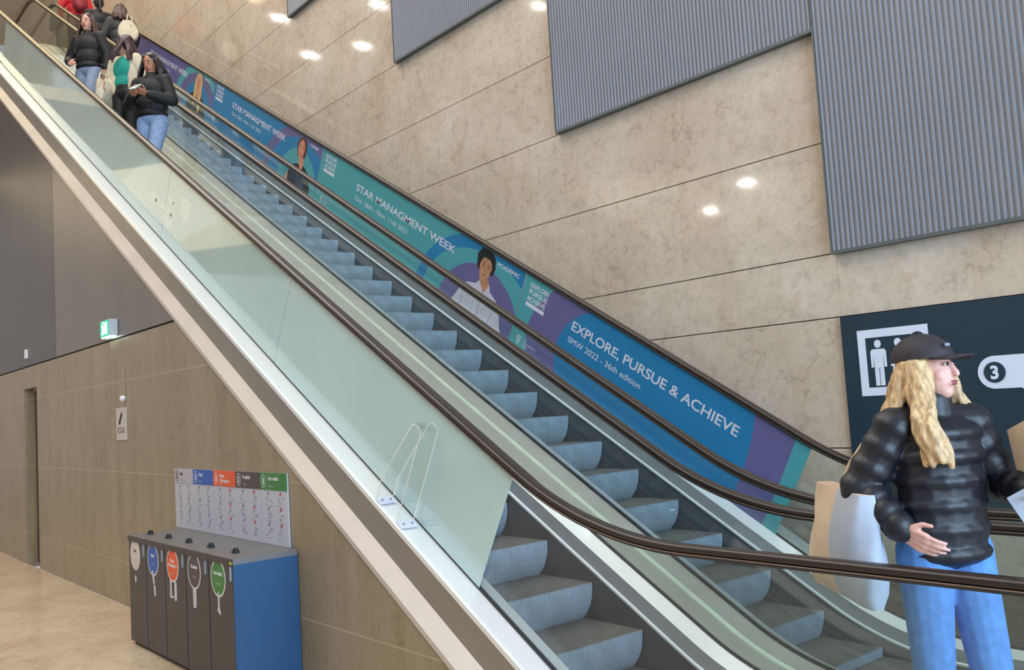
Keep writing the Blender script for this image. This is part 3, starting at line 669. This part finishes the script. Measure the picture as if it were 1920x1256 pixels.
# sorting guides above the bins
M_BOARD = mat('white sorting board', (188, 190, 202), .5, 0, .01)
def board(i0, n, label):
    bd = empty('sorting_guide', (-8.13+.4475*i0, 2.798, .884), label=label, cat='sign', group='sorting guides above the bins')
    W_ = .4475
    mb = MB(); mb.box((.003, -.006, 0), (W_*n-.003, .004, .508)); mb.build('board', M_BOARD, bd)
    for k in range(n):
        nm, c, t1, t2 = KIND[i0+k]; x0 = W_*k+.003
        mb = MB(); mb.box((x0, -.009, .385), (x0+W_-.006, -.006, .508)); mb.build('header', mat('header '+nm, c if nm != 'white' else (180, 178, 186), .5), bd)
        ink = M_WHITE if nm != 'white' else M_BLACK; RX = Matrix.Rotation(R3(90), 4, 'X')
        text('header_lettering', t1, .038, ink, bd, T4((x0+.14, -.0100, .455)) @ RX, .0012); text('header_lettering', t2, .028, mat('soft print', (190, 190, 190), .5), bd, T4((x0+.14, -.0100, .405 if i0+k != 2 else .39)) @ RX)
        mb = MB(); e = lambda pts, d=.0: mb.prism(pts, lambda p, y: (x0+p[0], y, p[1]), -.0105, -.009)
        o1 = ellp(.065, .447, .042, .048, 20); o2 = ellp(.065, .447, .037, .043, 20); nn = len(o1)
        mb.add([(x0+a, -.0102, b_) for a, b_ in o1]+[(x0+a, -.0102, b_) for a, b_ in o2], [(j, (j+1) % nn, (j+1) % nn+nn, j+nn) for j in range(nn)])
        e([(.055, .42), (.072, .42), (.070, .47), (.058, .475)]); mb.build('header_icon', ink, bd)
        rnd = random.Random(i0+k); mk = MB()
        for cxx in (.12, .32):
            for rz_ in range(3):
                zz = .33-.11*rz_
                for j in range(6):
                    a = cxx+rnd.uniform(-.05, .03); b_ = zz-j*.013+rnd.uniform(-.003, .003); L_ = rnd.uniform(.015, .055)
                    mk.prism([(a, b_), (a+L_, b_+.002), (a+L_, b_+.006), (a, b_+.005)], lambda p, y: (x0+p[0], y, p[1]), -.0072, -.006)
                mk.m = 1 if (cxx > .2 and i0+k >= 2) else 0
                mk.prism([(cxx-.01, zz+.02), (cxx+.02, zz+.018), (cxx+.026, zz+.045), (cxx+.004, zz+.04)], lambda p, y: (x0+p[0], y, p[1]), -.0074, -.006); mk.m = 0
        mk.build('printed_items', [mat('grey small print', (128, 128, 138), .5), mat('red print', (178, 70, 66), .5)], bd)
board(0, 2, 'white sorting board with white and blue headers, above the left bins'); board(2, 2, 'white sorting board with orange and dark headers, above the middle bins'); board(4, 1, 'white sorting board with green header, above the rightmost bin')
# ------------------------------------------------------------------ people
M_SKIN = mat('warm skin', (205, 150, 128), .5, 0, .05, 14); M_SKIN2 = mat('tan skin', (176, 118, 88), .5, 0, .05, 14); M_SKIN3 = mat('rosy skin', (224, 172, 158), .5, 0, .05, 14)
M_JEAN = mat('light blue denim', (132, 152, 184), .8, 0, .10, 26); M_JEAN2 = mat('faded denim', (128, 140, 162), .8, 0, .10, 26); M_JEAN3 = mat('bright blue denim', (86, 136, 196), .8, 0, .09, 22)
M_COAT = mat('black jacket cloth', (15, 14, 16), .65, 0, .12, 20, bump=.4); M_PUFF = mat('black puffer nylon', (22, 24, 32), .46, 0, .1, 10)
M_TEAL = mat('teal knit top', (24, 146, 128), .75, 0, .07, 20); M_CREAM = mat('cream fleece', (206, 192, 164), .85, 0, .07, 20, bump=.3)
M_RED = mat('red jacket', (190, 24, 32), .65, 0, .1, 14); M_REDBAG = mat('dark red backpack', (128, 22, 34), .6, 0, .1, 14)
M_HBRN = mat('brown hair', (70, 46, 34), .45, 0, .18, 40, stretch=(3, 3, .6)); M_HBLK = mat('black hair', (26, 20, 20), .4, 0, .15, 40); M_HRED = mat('dark auburn hair', (50, 26, 28), .42, 0, .15, 40, stretch=(3, 3, .6))
M_HBLO = mat('wavy blond hair', (196, 164, 122), .5, 0, .28, 24, stretch=(3, 3, .7)); M_SHOE = mat('dark shoe', (36, 34, 36), .5)
M_EYEW = mat('eye white', (220, 215, 210), .3); M_EYEB = mat('dark iris', (34, 22, 18), .3); M_MOUTH = mat('mouth', (150, 72, 70), .5); M_BROW = mat('brow', (50, 34, 28), .6)
def vox(mb, name, m, parent, vs=.010, sm=4, **k):
    o = mb.build(name, m, parent, **k)
    r = o.modifiers.new('surface', 'REMESH'); r.mode = 'VOXEL'; r.voxel_size = vs; r.use_smooth_shade = True
    q = o.modifiers.new('soften', 'SMOOTH'); q.factor = .5; q.iterations = sm
    return o
def hand(mb, wr, d, nrm, out, curl=.5, s=1., rr_=.0085):
    """palm plus five fingers; d along the hand, nrm out of the palm, out towards the thumb side"""
    wr = Vector(wr); d = Vector(d).normalized(); nrm = Vector(nrm); nrm = (nrm-d*nrm.dot(d)).normalized(); ac = d.cross(nrm)
    if ac.dot(Vector(out)) < 0: ac = -ac
    for i, (off, L, pl) in enumerate(((.031, .068, .086), (.0105, .078, .092), (-.0105, .073, .088), (-.031, .056, .080))):
        k = wr+d*pl*s+ac*off*s
        mb.cap(wr+d*.012*s+ac*off*.65*s, k, .016*s, .0125*s, 8)
        p = k; a = curl*(.5+.12*i)
        for j, fr_ in enumerate((.45, .31, .24)):
            dd = d*math.cos(a)+nrm*math.sin(a); q = p+dd*L*fr_*s; mb.cap(p, q, rr_*s*(1.06-.1*j), rr_*s*(.98-.1*j), 8); p = q; a += curl*.8
    t = wr+d*.026*s+ac*.030*s; dd = (d*.62+ac*.70+nrm*.25).normalized(); q = t+dd*.040*s
    mb.cap(t, q, .0145*s, .0105*s, 8); dd = (d*.85+ac*.25+nrm*.45*max(.3, curl)).normalized(); mb.cap(q, q+dd*.034*s, .0105*s, .0085*s, 8)
def person(name_label, loc, yaw_, J, sc=1.0, up=0., skin=M_SKIN, head=0., nod=0., vs=.010, coat='plain', mats=None, hair=None, legs=True, hands=((.4,), (.4,)), cat='person', face_on=True, group=None):
    """J: dict of joint overrides in local metres (forward, left, up)."""
    root = empty('person', loc, yaw_, label=name_label, cat=cat, group=group); root.scale = (sc, sc, sc)
    P = dict(hipL=(0, .09, .90), hipR=(0, -.09, .90), kneL=(.03, .10, .49), kneR=(.03, -.10, .49), ankL=(0, .10, .08), ankR=(0, -.10, .08),
             shL=(0, .165, 1.375), shR=(0, -.165, 1.375), elL=(-.01, .24, 1.12), elR=(-.01, -.24, 1.12), wrL=(.06, .25, .90), wrR=(.06, -.25, .90),
             hdL=(.3, 0, -1), hdR=(.3, 0, -1), pnL=(0, -1, 0), pnR=(0, 1, 0), thL=(1, 0, 0), thR=(1, 0, 0))
    P.update(J)
    V = {}
    for k, v in P.items():
        v = Vector(v)
        if k[:2] in ('hd', 'pn', 'th') or k[:3] in ('ank',): V[k] = v
        elif k[:3] == 'kne': V[k] = v+Vector((0, 0, up*.55))
        else: V[k] = v+Vector((0, 0, up))
    U = Vector((0, 0, up)); mt = mats or {}
    mb = MB()                                              # body: one continuous skin surface
    for q in 'LR':
        mb.cap(V['hip'+q], V['kne'+q], .078, .052); mb.cap(V['kne'+q], V['ank'+q], .052, .036)
        a = V['ank'+q]; mb.cap(a+Vector((-.03, 0, -.03)), a+Vector((.12, 0, -.045)), .036, .030)
        mb.cap(V['sh'+q], V['el'+q], .046, .036); mb.cap(V['el'+q], V['wr'+q], .036, .025)
        mb.cap(U+Vector((0, 0, 1.40)), V['sh'+q], .055, .05)
        hand(mb, V['wr'+q], V['hd'+q], V['pn'+q], V['th'+q], hands[0 if q == 'L' else 1][0])
    mb.ell(U+Vector((0, 0, .95)), (.10, .145, .13)); mb.ell(U+Vector((0, 0, 1.13)), (.085, .12, .16)); mb.ell(U+Vector((0, 0, 1.29)), (.10, .15, .16))
    mb.cap(U+Vector((-.01, 0, 1.36)), U+Vector((.01, 0, 1.50)), .055, .050)
    Hc = U+Vector((.015, 0, 1.585)); RH = Matrix.Rotation(head, 3, 'Z') @ Matrix.Rotation(nod, 3, 'Y')
    def hp(x, y, z): return Hc+RH @ Vector((x, y, z))
    mb.ell(hp(-.012, 0, .025), (.092, .074, .098), RH); mb.ell(hp(.022, 0, -.03), (.066, .060, .082), RH); mb.ell(hp(.045, 0, -.082), (.035, .034, .030), RH)
    mb.cap(hp(.080, 0, .022), hp(.100, 0, -.018), .010, .014, 8); mb.ell(hp(.084, 0, -.052), (.010, .024, .010), RH)
    for q in (-1, 1): mb.ell(hp(-.008, q*.076, -.002), (.018, .010, .032), RH); mb.ell(hp(.050, q*.034, -.022), (.024, .024, .028), RH)
    vox(mb, 'body', skin, root, vs*.75, 2)
    if face_on:
        mb = MB()
        for q in (-1, 1): mb.ell(hp(.078, q*.031, .020), (.009, .012, .006), RH, 10, 6)
        mb.build('eyes', M_EYEW, root)
        mb = MB()
        for q in (-1, 1): mb.ell(hp(.0855, q*.031, .020), (.006, .0072, .0075), RH, 10, 6)
        mb.build('irises', M_EYEB, root)
        mb = MB()
        for q in (-1, 1): mb.cap(hp(.088, q*.016, .040), hp(.078, q*.050, .041), .0045, .003, 6)
        mb.build('eyebrows', M_BROW, root)
        mb = MB(); mb.ell(hp(.0915, 0, -.047), (.007, .024, .0045), RH, 12, 6); mb.ell(hp(.090, 0, -.056), (.007, .019, .005), RH, 12, 6); mb.build('lips', M_MOUTH, root)
    # trousers and shoes
    mb = MB()
    for q in 'LR':
        h = V['hip'+q]; k = V['kne'+q]; a = V['ank'+q]
        mb.cap(h, k, .102, .073); mb.cap(k, a+Vector((-.005, 0, .03)), .073, .060)
    mb.ell(U+Vector((-.005, 0, .95)), (.125, .165, .12)); mb.cap(U+Vector((0, 0, 1.0)), U+Vector((0, 0, 1.04)), .118, .115, fl=1.2, up=(0, 1, 0))
    vox(mb, 'trousers', mt.get('legs', M_JEAN), root, vs, 3)
    for q in 'LR':
        a = V['ank'+q]; mb = MB(); mb.cap(a+Vector((-.035, 0, -.038)), a+Vector((.135, 0, -.046)), .042, .034); mb.cap(a+Vector((-.02, 0, .03)), a+Vector((-.03, 0, -.03)), .045, .045)
        vox(mb, 'shoe', mt.get('shoe', M_SHOE), root, vs, 2)
    # top
    if mt.get('top'):
        mb = MB(); mb.ell(U+Vector((0, 0, 1.26)), (.125, .175, .19)); mb.ell(U+Vector((0, 0, 1.08)), (.12, .155, .15)); vox(mb, 'top', mt['top'], root, vs, 3)
    # jacket
    jm = mt.get('coat')
    if jm:
        mb = MB()
        th = .022 if coat == 'plain' else .03
        opn = coat == 'open'
        for q, sg in (('L', 1), ('R', -1)):
            s_, e_, w_ = V['sh'+q], V['el'+q], V['wr'+q]
            wc = w_+(e_-w_).normalized()*.03
            if coat == 'puffer':
                for a, b_, n_, r1, r2 in ((s_, e_, 3, .086, .080), (e_, wc, 3, .080, .060)):
                    for i in range(n_+1):
                        t = i/n_; r_ = r1+(r2-r1)*t; c = a.lerp(b_, t); dd = (b_-a).normalized(); rot = dd.to_track_quat('Z', 'Y').to_matrix(); mb.ell(c, (r_, r_, .062), rot)
                    mb.cap(a, b_, r1-.009, r2-.009)
                mb.cap(wc, w_, .044, .040)
            else:
                mb.cap(s_, e_, .082, .070); mb.cap(e_, wc, .070, .052)
            mb.cap(U+Vector((-.01, 0, 1.37)), s_, .09, .082)
        if coat == 'puffer':
            for z, rx, ry in ((.90, .150, .186), (.99, .152, .188), (1.08, .154, .188), (1.17, .155, .186), (1.26, .160, .19), (1.345, .150, .186)): mb.ell(U+Vector((.0, 0, z)), (rx, ry, .062))
            mb.cap(U+Vector((0, 0, .965)), U+Vector((0, 0, 1.30)), .142, .142, fl=1.24, up=(0, 1, 0)); mb.cap(U+Vector((0, .0, 1.40)), U+Vector((.005, 0, 1.46)), .088, .078)
        elif opn:
            for sg in (-1, 1): mb.cap(U+Vector((-.01, sg*.115, 1.33)), U+Vector((.01, sg*.14, .98)), .088, .085); 
            mb.ell(U+Vector((-.055, 0, 1.18)), (.09, .17, .26))
        else:
            mb.ell(U+Vector((.0, 0, 1.27)), (.140, .192, .165)); mb.ell(U+Vector((.0, 0, 1.10)), (.142, .188, .17)); mb.ell(U+Vector((0, 0, .985)), (.14, .182, .075))
            mb.cap(U+Vector((0, .0, 1.39)), U+Vector((.0, 0, 1.435)), .085, .075)
        vox(mb, 'jacket', jm, root, vs, 2)
    if hair:
        mb = MB(); kind = hair[1]
        mb.ell(hp(-.030, 0, .040), (.096, .088, .100) if kind != 'wavy' else (.088, .084, .084), RH); mb.ell(hp(-.045, 0, .0), (.075, .084, .09), RH); 
        if kind != 'wavy': mb.cap(hp(.030, -.05, .094), hp(-.02, -.085, .02), .022, .02, 8); mb.cap(hp(.030, .05, .094), hp(-.02, .085, .02), .022, .02, 8)
        rnd = random.Random(int(abs(loc[0])*100))
        if kind in ('long', 'wavy'):
            n_ = 64 if kind == 'wavy' else 20; dn = hair[2] if len(hair) > 2 else .40
            for i in range(n_):
                a = math.pi*(.42+1.16*i/(n_-1)) ; r_ = .086
                r_ = .079 if kind == 'wavy' else r_; x, y = r_*math.cos(a)-.012, r_*math.sin(a)
                pts = []; L = dn*rnd.uniform(.8, 1.08)
                for j in range(9):
                    t = j/8; wv = (.014 if kind == 'wavy' else .004)*math.sin(t*9+i*1.7)
                    spread = 1+(.75 if kind == 'wavy' else .45)*min(1, t*1.6)*(.86+.3*math.sin(i*2.3)**2)
                    fwd = .10*t if math.cos(a) > -.35 else -.03*t
                    pts.append(hp(x*spread+fwd+wv*.6, y*spread*(1.0+.25*t)+wv, (.03 if kind == 'wavy' else .05)-L*t))
                for p0, p1, j in zip(pts, pts[1:], range(8)): mb.cap(p0, p1, .0205-.001*j, .0195-.001*j, 8)
        elif kind == 'tail':
            mb.cap(hp(-.10, 0, .03), hp(-.13, 0, -.15), .035, .02)
        vox(mb, 'hair', hair[0], root, vs*.8, 2)
    return root, V, hp
def tread(x, y=3.6):
    ph = XN if y < 4.4 else XN-.157
    k = math.ceil((x+.06-ph)/.4); return nzf(ph+.4*k)
# woman looking at her phone, lowest of the riders
X = -11.16
p1, V1, _ = person('person in black jacket and pale jeans looking down at a phone, lowest rider', (X, 3.70, tread(X)), R3(-50),
    dict(elL=(.03, .27, 1.12), elR=(.03, -.28, 1.13), wrL=(.235, .085, 1.15), wrR=(.24, -.095, 1.16), hdL=(.55, -.75, .35), hdR=(.55, .75, .30), pnL=(-.3, -.5, .9), pnR=(-.3, .5, .9), thL=(0, 0, 1), thR=(0, 0, 1),
         kneL=(.16, .10, .50), ankL=(.26, .10, -.10)), 1.07, skin=M_SKIN2, nod=.35, mats=dict(coat=M_COAT, legs=M_JEAN), hair=(M_HBLK, 'long', .26), hands=((.7,), (.7,)))
ph = empty('mobile_phone', p1.matrix_basis @ Vector((.315, -.01, 1.205)) if False else (0, 0, 0), label='pale mobile phone held in both hands by the lowest rider', cat='phone')
bpy.context.view_layer.update()
def held(o, root, loc, rot): o.matrix_world = root.matrix_basis @ Matrix.Translation(loc) @ rot
held(ph, p1, (.325, -.005, 1.215), Matrix.Rotation(R3(-55), 4, 'Y'))
mb = MB(); mb.box((-.004, -.040, -.078), (.004, .040, .078)); mb.build('case', mat('pale phone case', (150, 196, 196), .35), ph); mb = MB(); mb.box((-.006, -.036, -.073), (-.004, .036, .073)); mb.build('screen', mat('phone screen', (170, 190, 200), .2, emit=.6), ph)
# woman with long brown hair, highest of the riders
X = -13.58
p2, V2, _ = person('person in black jacket and faded jeans with long brown hair, nearest the handrail', (X, 3.62, tread(X)), R3(-52),
    dict(elR=(-.02, -.31, 1.13), wrR=(.13, -.20, 1.03), hdR=(.5, .7, -.3), pnR=(-.6, .4, -.3), thR=(.2, .2, 1), elL=(-.03, .27, 1.12), wrL=(.02, .27, .90), kneL=(.15, .09, .50), ankL=(.20, .10, -.12)), 1.09, skin=M_SKIN, head=.12, nod=.12,
    mats=dict(coat=M_COAT, legs=M_JEAN2), hair=(M_HBRN, 'long', .44))
# woman in teal top looking back
X = -12.30
p3, V3, _ = person('person in teal top and cream coat looking back over the shoulder', (X, 3.74, tread(X)), R3(-58),
    dict(elR=(-.02, -.28, 1.14), wrR=(.16, -.20, 1.05), hdR=(.5, .3, -.5), pnR=(-.5, .6, 0), thR=(.2, .2, 1), elL=(-.04, .27, 1.12), wrL=(.0, .27, .90)), 1.05, skin=M_SKIN, head=R3(-75),
    coat='open', mats=dict(coat=M_CREAM, top=M_TEAL, legs=M_BLACK), hair=(M_HRED, 'long', .30))
def cloth_bag(name, label, root, loc, sx, sy, sz, m, strap, group=None, m2=None, tilt=0., m3=None):
    b_ = empty(name, label=label, cat='bag'); b_.matrix_world = root.matrix_basis @ Matrix.Translation(loc) @ Matrix.Rotation(tilt, 4, 'Y')
    mb = MB()
    ks = 9; rs = []
    for i in range(ks):
        t = i/(ks-1); z = -sz*t; wx = sx*(.80+.22*math.sin(min(1, t*1.3)*math.pi/2)); wy = sy*(.25+.75*math.sin(math.pi*(.12+.62*t)))*(.55 if i == ks-1 else 1)
        rs.append([(wx/2*abs(math.cos(a))**.5*(1 if math.cos(a) > 0 else -1)+.006*math.sin(5*a+4*t), wy/2*abs(math.sin(a))**.8*(1 if math.sin(a) > 0 else -1)+.008*math.sin(3*a+7*t), z) for a in [2*math.pi*k/32 for k in range(32)]])
    mb.rings(rs)
    mb.mi = [1 if (m3 and sum(mb.v[i][0] for i in f)/len(f) > .02) else 0 for f in mb.f]
    mb.build('bag_body', [m, m3 or m], b_)
    for s_ in strap:
        mb = MB(); mb.tube(s_, .011, 8); mb.build('strap', m2 or m, b_)
    return b_
cloth_bag('tote_bag', 'cream cloth bag hanging from the arm of the person in teal', p3, (.17, -.20, 1.10), .24, .13, .34, M_CREAM, [[(-.08, 0, 0), (-.05, 0, .09), (.05, 0, .09), (.08, 0, 0)]])
# people going up on the far escalator, seen from behind
X = -16.95
p4, V4, _ = person('person with brown hair and dark jacket going up, cream tote on shoulder', (X, 5.08, tread(X, 5)), R3(165),
    dict(elR=(-.03, -.27, 1.13), wrR=(.12, -.24, .98), elL=(.0, .27, 1.12), wrL=(.15, .24, 1.0)), 1.03, mats=dict(coat=mat('dark grey jacket', (44, 42, 44), .6, 0, .1, 16), legs=M_BLACK), hair=(M_HBRN, 'long', .26), face_on=False)
cloth_bag('tote_bag', 'cream tote bag with loop handles on the back of the brown haired person', p4, (-.20, -.12, 1.32), .16, .34, .36, M_CREAM, [[(0, -.07, 0), (.0, -.06, .12), (.0, .0, .13), (0, .02, 0)]], tilt=-.05)
X = -17.95
p5, _, _ = person('person in long black coat going up, partly cut off by the picture top', (X, 4.98, tread(X, 5)), R3(180), {}, 1.05, mats=dict(coat=M_COAT, legs=M_BLACK), hair=(M_HBLK, 'tail'), face_on=False)
X = -19.0
p6, _, _ = person('person in bright red jacket with dark red backpack at the top of the stairs', (-19.35, 4.95, TOP-.25), R3(180), dict(elL=(.05, .28, 1.12), wrL=(.16, .26, .95)), 1.05, mats=dict(coat=M_RED, legs=mat('brown trousers', (96, 58, 42), .7)), hair=(M_HBRN, 'tail'), face_on=False)
bk = empty('backpack', label='dark red backpack on the back of the person in red', cat='backpack'); bk.matrix_world = p6.matrix_basis @ Matrix.Translation((-.20, 0, 1.18))
mb = MB(); mb.ell((0, 0, 0), (.09, .15, .20)); mb.ell((-.06, 0, -.08), (.06, .11, .10)); vox(mb, 'pack', M_REDBAG, bk, .012); mb = MB(); mb.tube([(.0, -.05, .19), (.0, 0, .23), (0, .05, .19)], .01); mb.build('grab_loop', M_BLACK, bk)
p7, _, _ = person('person in black clothes standing on the upper landing, at the top left corner', (-20.6, 3.3, TOP), R3(180), {}, 1.0, mats=dict(coat=M_COAT, legs=M_BLACK), hair=(M_HBLK, 'tail'), face_on=False)
# woman in the foreground
yw = R3(-27); UPF = .185
p8, V8, hp8 = person('person in black cap and puffer jacket walking past on the lower landing', (-1.69, 3.48, .035), yw,
    dict(elR=(-.075, -.285, 1.15), wrR=(.085, -.225, 1.00), hdR=(.80, .32, -.42), pnR=(-.25, .85, .1), thR=(.3, .1, 1), elL=(.0, .27, 1.14), wrL=(.22, .22, 1.12), hdL=(.9, -.2, .2), pnL=(0, -.6, .8), thL=(0, -1, .2),
         kneL=(.08, .10, .50), kneR=(.0, -.09, .50), ankL=(.12, .10, .08), ankR=(-.10, -.09, .08)), 1.0, UPF, skin=M_SKIN3, head=R3(27), nod=-.03, vs=.007, coat='puffer',
    mats=dict(coat=M_PUFF, legs=M_JEAN3), hair=(M_HBLO, 'wavy', .36), hands=((.45,), (.35,)))
RH = Matrix.Rotation(R3(27), 3, 'Z')
M_CAP = mat('washed black cap', (44, 38, 42), .7, 0, .08, 18)
cap_ = empty('cap', label='black baseball cap on the blond person in the foreground', cat='cap'); cap_.matrix_world = p8.matrix_basis @ Matrix.Translation(hp8(0, 0, 0)) @ Matrix.Rotation(R3(27), 4, 'Z') @ Matrix.Rotation(R3(-3), 4, 'Y')
mb = MB(); rs = []
for i in range(8):
    t = i/7*math.pi/2; rs.append([(-.024+.120*math.cos(a)*math.cos(t)*.99, .102*math.sin(a)*math.cos(t), .046+.102*math.sin(t)) for a in [2*math.pi*k/28 for k in range(28)]])
mb.rings(rs); mb.build('crown', M_CAP, cap_)
mb = MB(); rs = []
for i in range(9):
    y = -.078+.156*i/8; d = .085*math.sqrt(max(0, 1-(y/.084)**2)); zz = .056-.9*y*y*2
    rs.append([(.060-abs(y)*.25, y, zz), (.085+d, y, zz-.010), (.085+d, y, zz-.015), (.060-abs(y)*.25, y, zz-.006)])
mb.rings(rs); mb.build('visor', M_CAP, cap_)
mb = MB(); mb.box((.076, -.030, .085), (.079, .000, .096), Matrix.Rotation(R3(-6), 4, 'Z') @ Matrix.Translation((.018, 0, 0))); mb.build('front_patch', mat('pale patch', (130, 140, 156), .5), cap_)
mb = MB(); mb.ell((-.024, 0, .150), (.008, .008, .004)); mb.build('top_button', M_CAP, cap_)
M_TOTE = mat('pale canvas', (206, 184, 160), .8, 0, .05, 12)
bg = cloth_bag('tote_bag', 'large beige and grey tote bag on the shoulder of the person in the cap', p8, (-.13, -.315, 1.335), .40, .15, .42, M_TOTE, [], tilt=.10, m3=mat('pale grey bag side', (170, 178, 192), .8))
mb = MB(); mb.tube([(.10, .05, -.02), (.12, .10, .10), (.13, .125, .20), (.12, .19, .29), (.06, .20, .30), (-.01, .14, .22), (-.05, .06, .08), (-.08, .03, -.02)], .013, 8); mb.build('strap', M_TOTE, bg)
pp = MB(); pp.box((-.09, -.002, -.05), (.09, .002, .06)); pp = pp.build('paper', mat('pale blue paper', (196, 212, 236), .5), None, label='folded pale blue paper in the hand at the right picture edge', cat='paper')
bpy.context.view_layer.update()
pp.matrix_world = p8.matrix_basis @ Matrix.Translation(Vector((.31, .17, 1.10+UPF))) @ Matrix.Rotation(R3(30), 4, 'Z') @ Matrix.Rotation(R3(-30), 4, 'Y')
kb = MB(); 
rs = [[(x, y*(1+.15*t), z) for x, y, z in ((-.05-.03*t, -.05, -.0-.2*t), (.07, -.05, -.0-.2*t), (.07, .05, -.2*t), (-.05-.03*t, .05, -.2*t))] for t in (0, .35, .7, 1.)]
kb.rings(rs, smooth=False); kb = kb.build('paper_bag', mat('kraft paper', (222, 196, 164), .7, 0, .04, 8), None, label='crumpled beige paper bag carried by the person in the cap', cat='bag')
kb.matrix_world = p8.matrix_basis @ Matrix.Translation(Vector((.13, .31, 1.36+UPF))) @ Matrix.Rotation(R3(-22), 4, 'Y')

# small status light at the foot of the near escalator's far glass
il = MB(); il.ell((-4.335-E1.location.x, 4.142-E1.location.y, .962-E1.location.z), (.010, .006, .008)); il.build('indicator_light', mat('cold indicator lens', (200, 225, 255), .3, emit=14), E1)
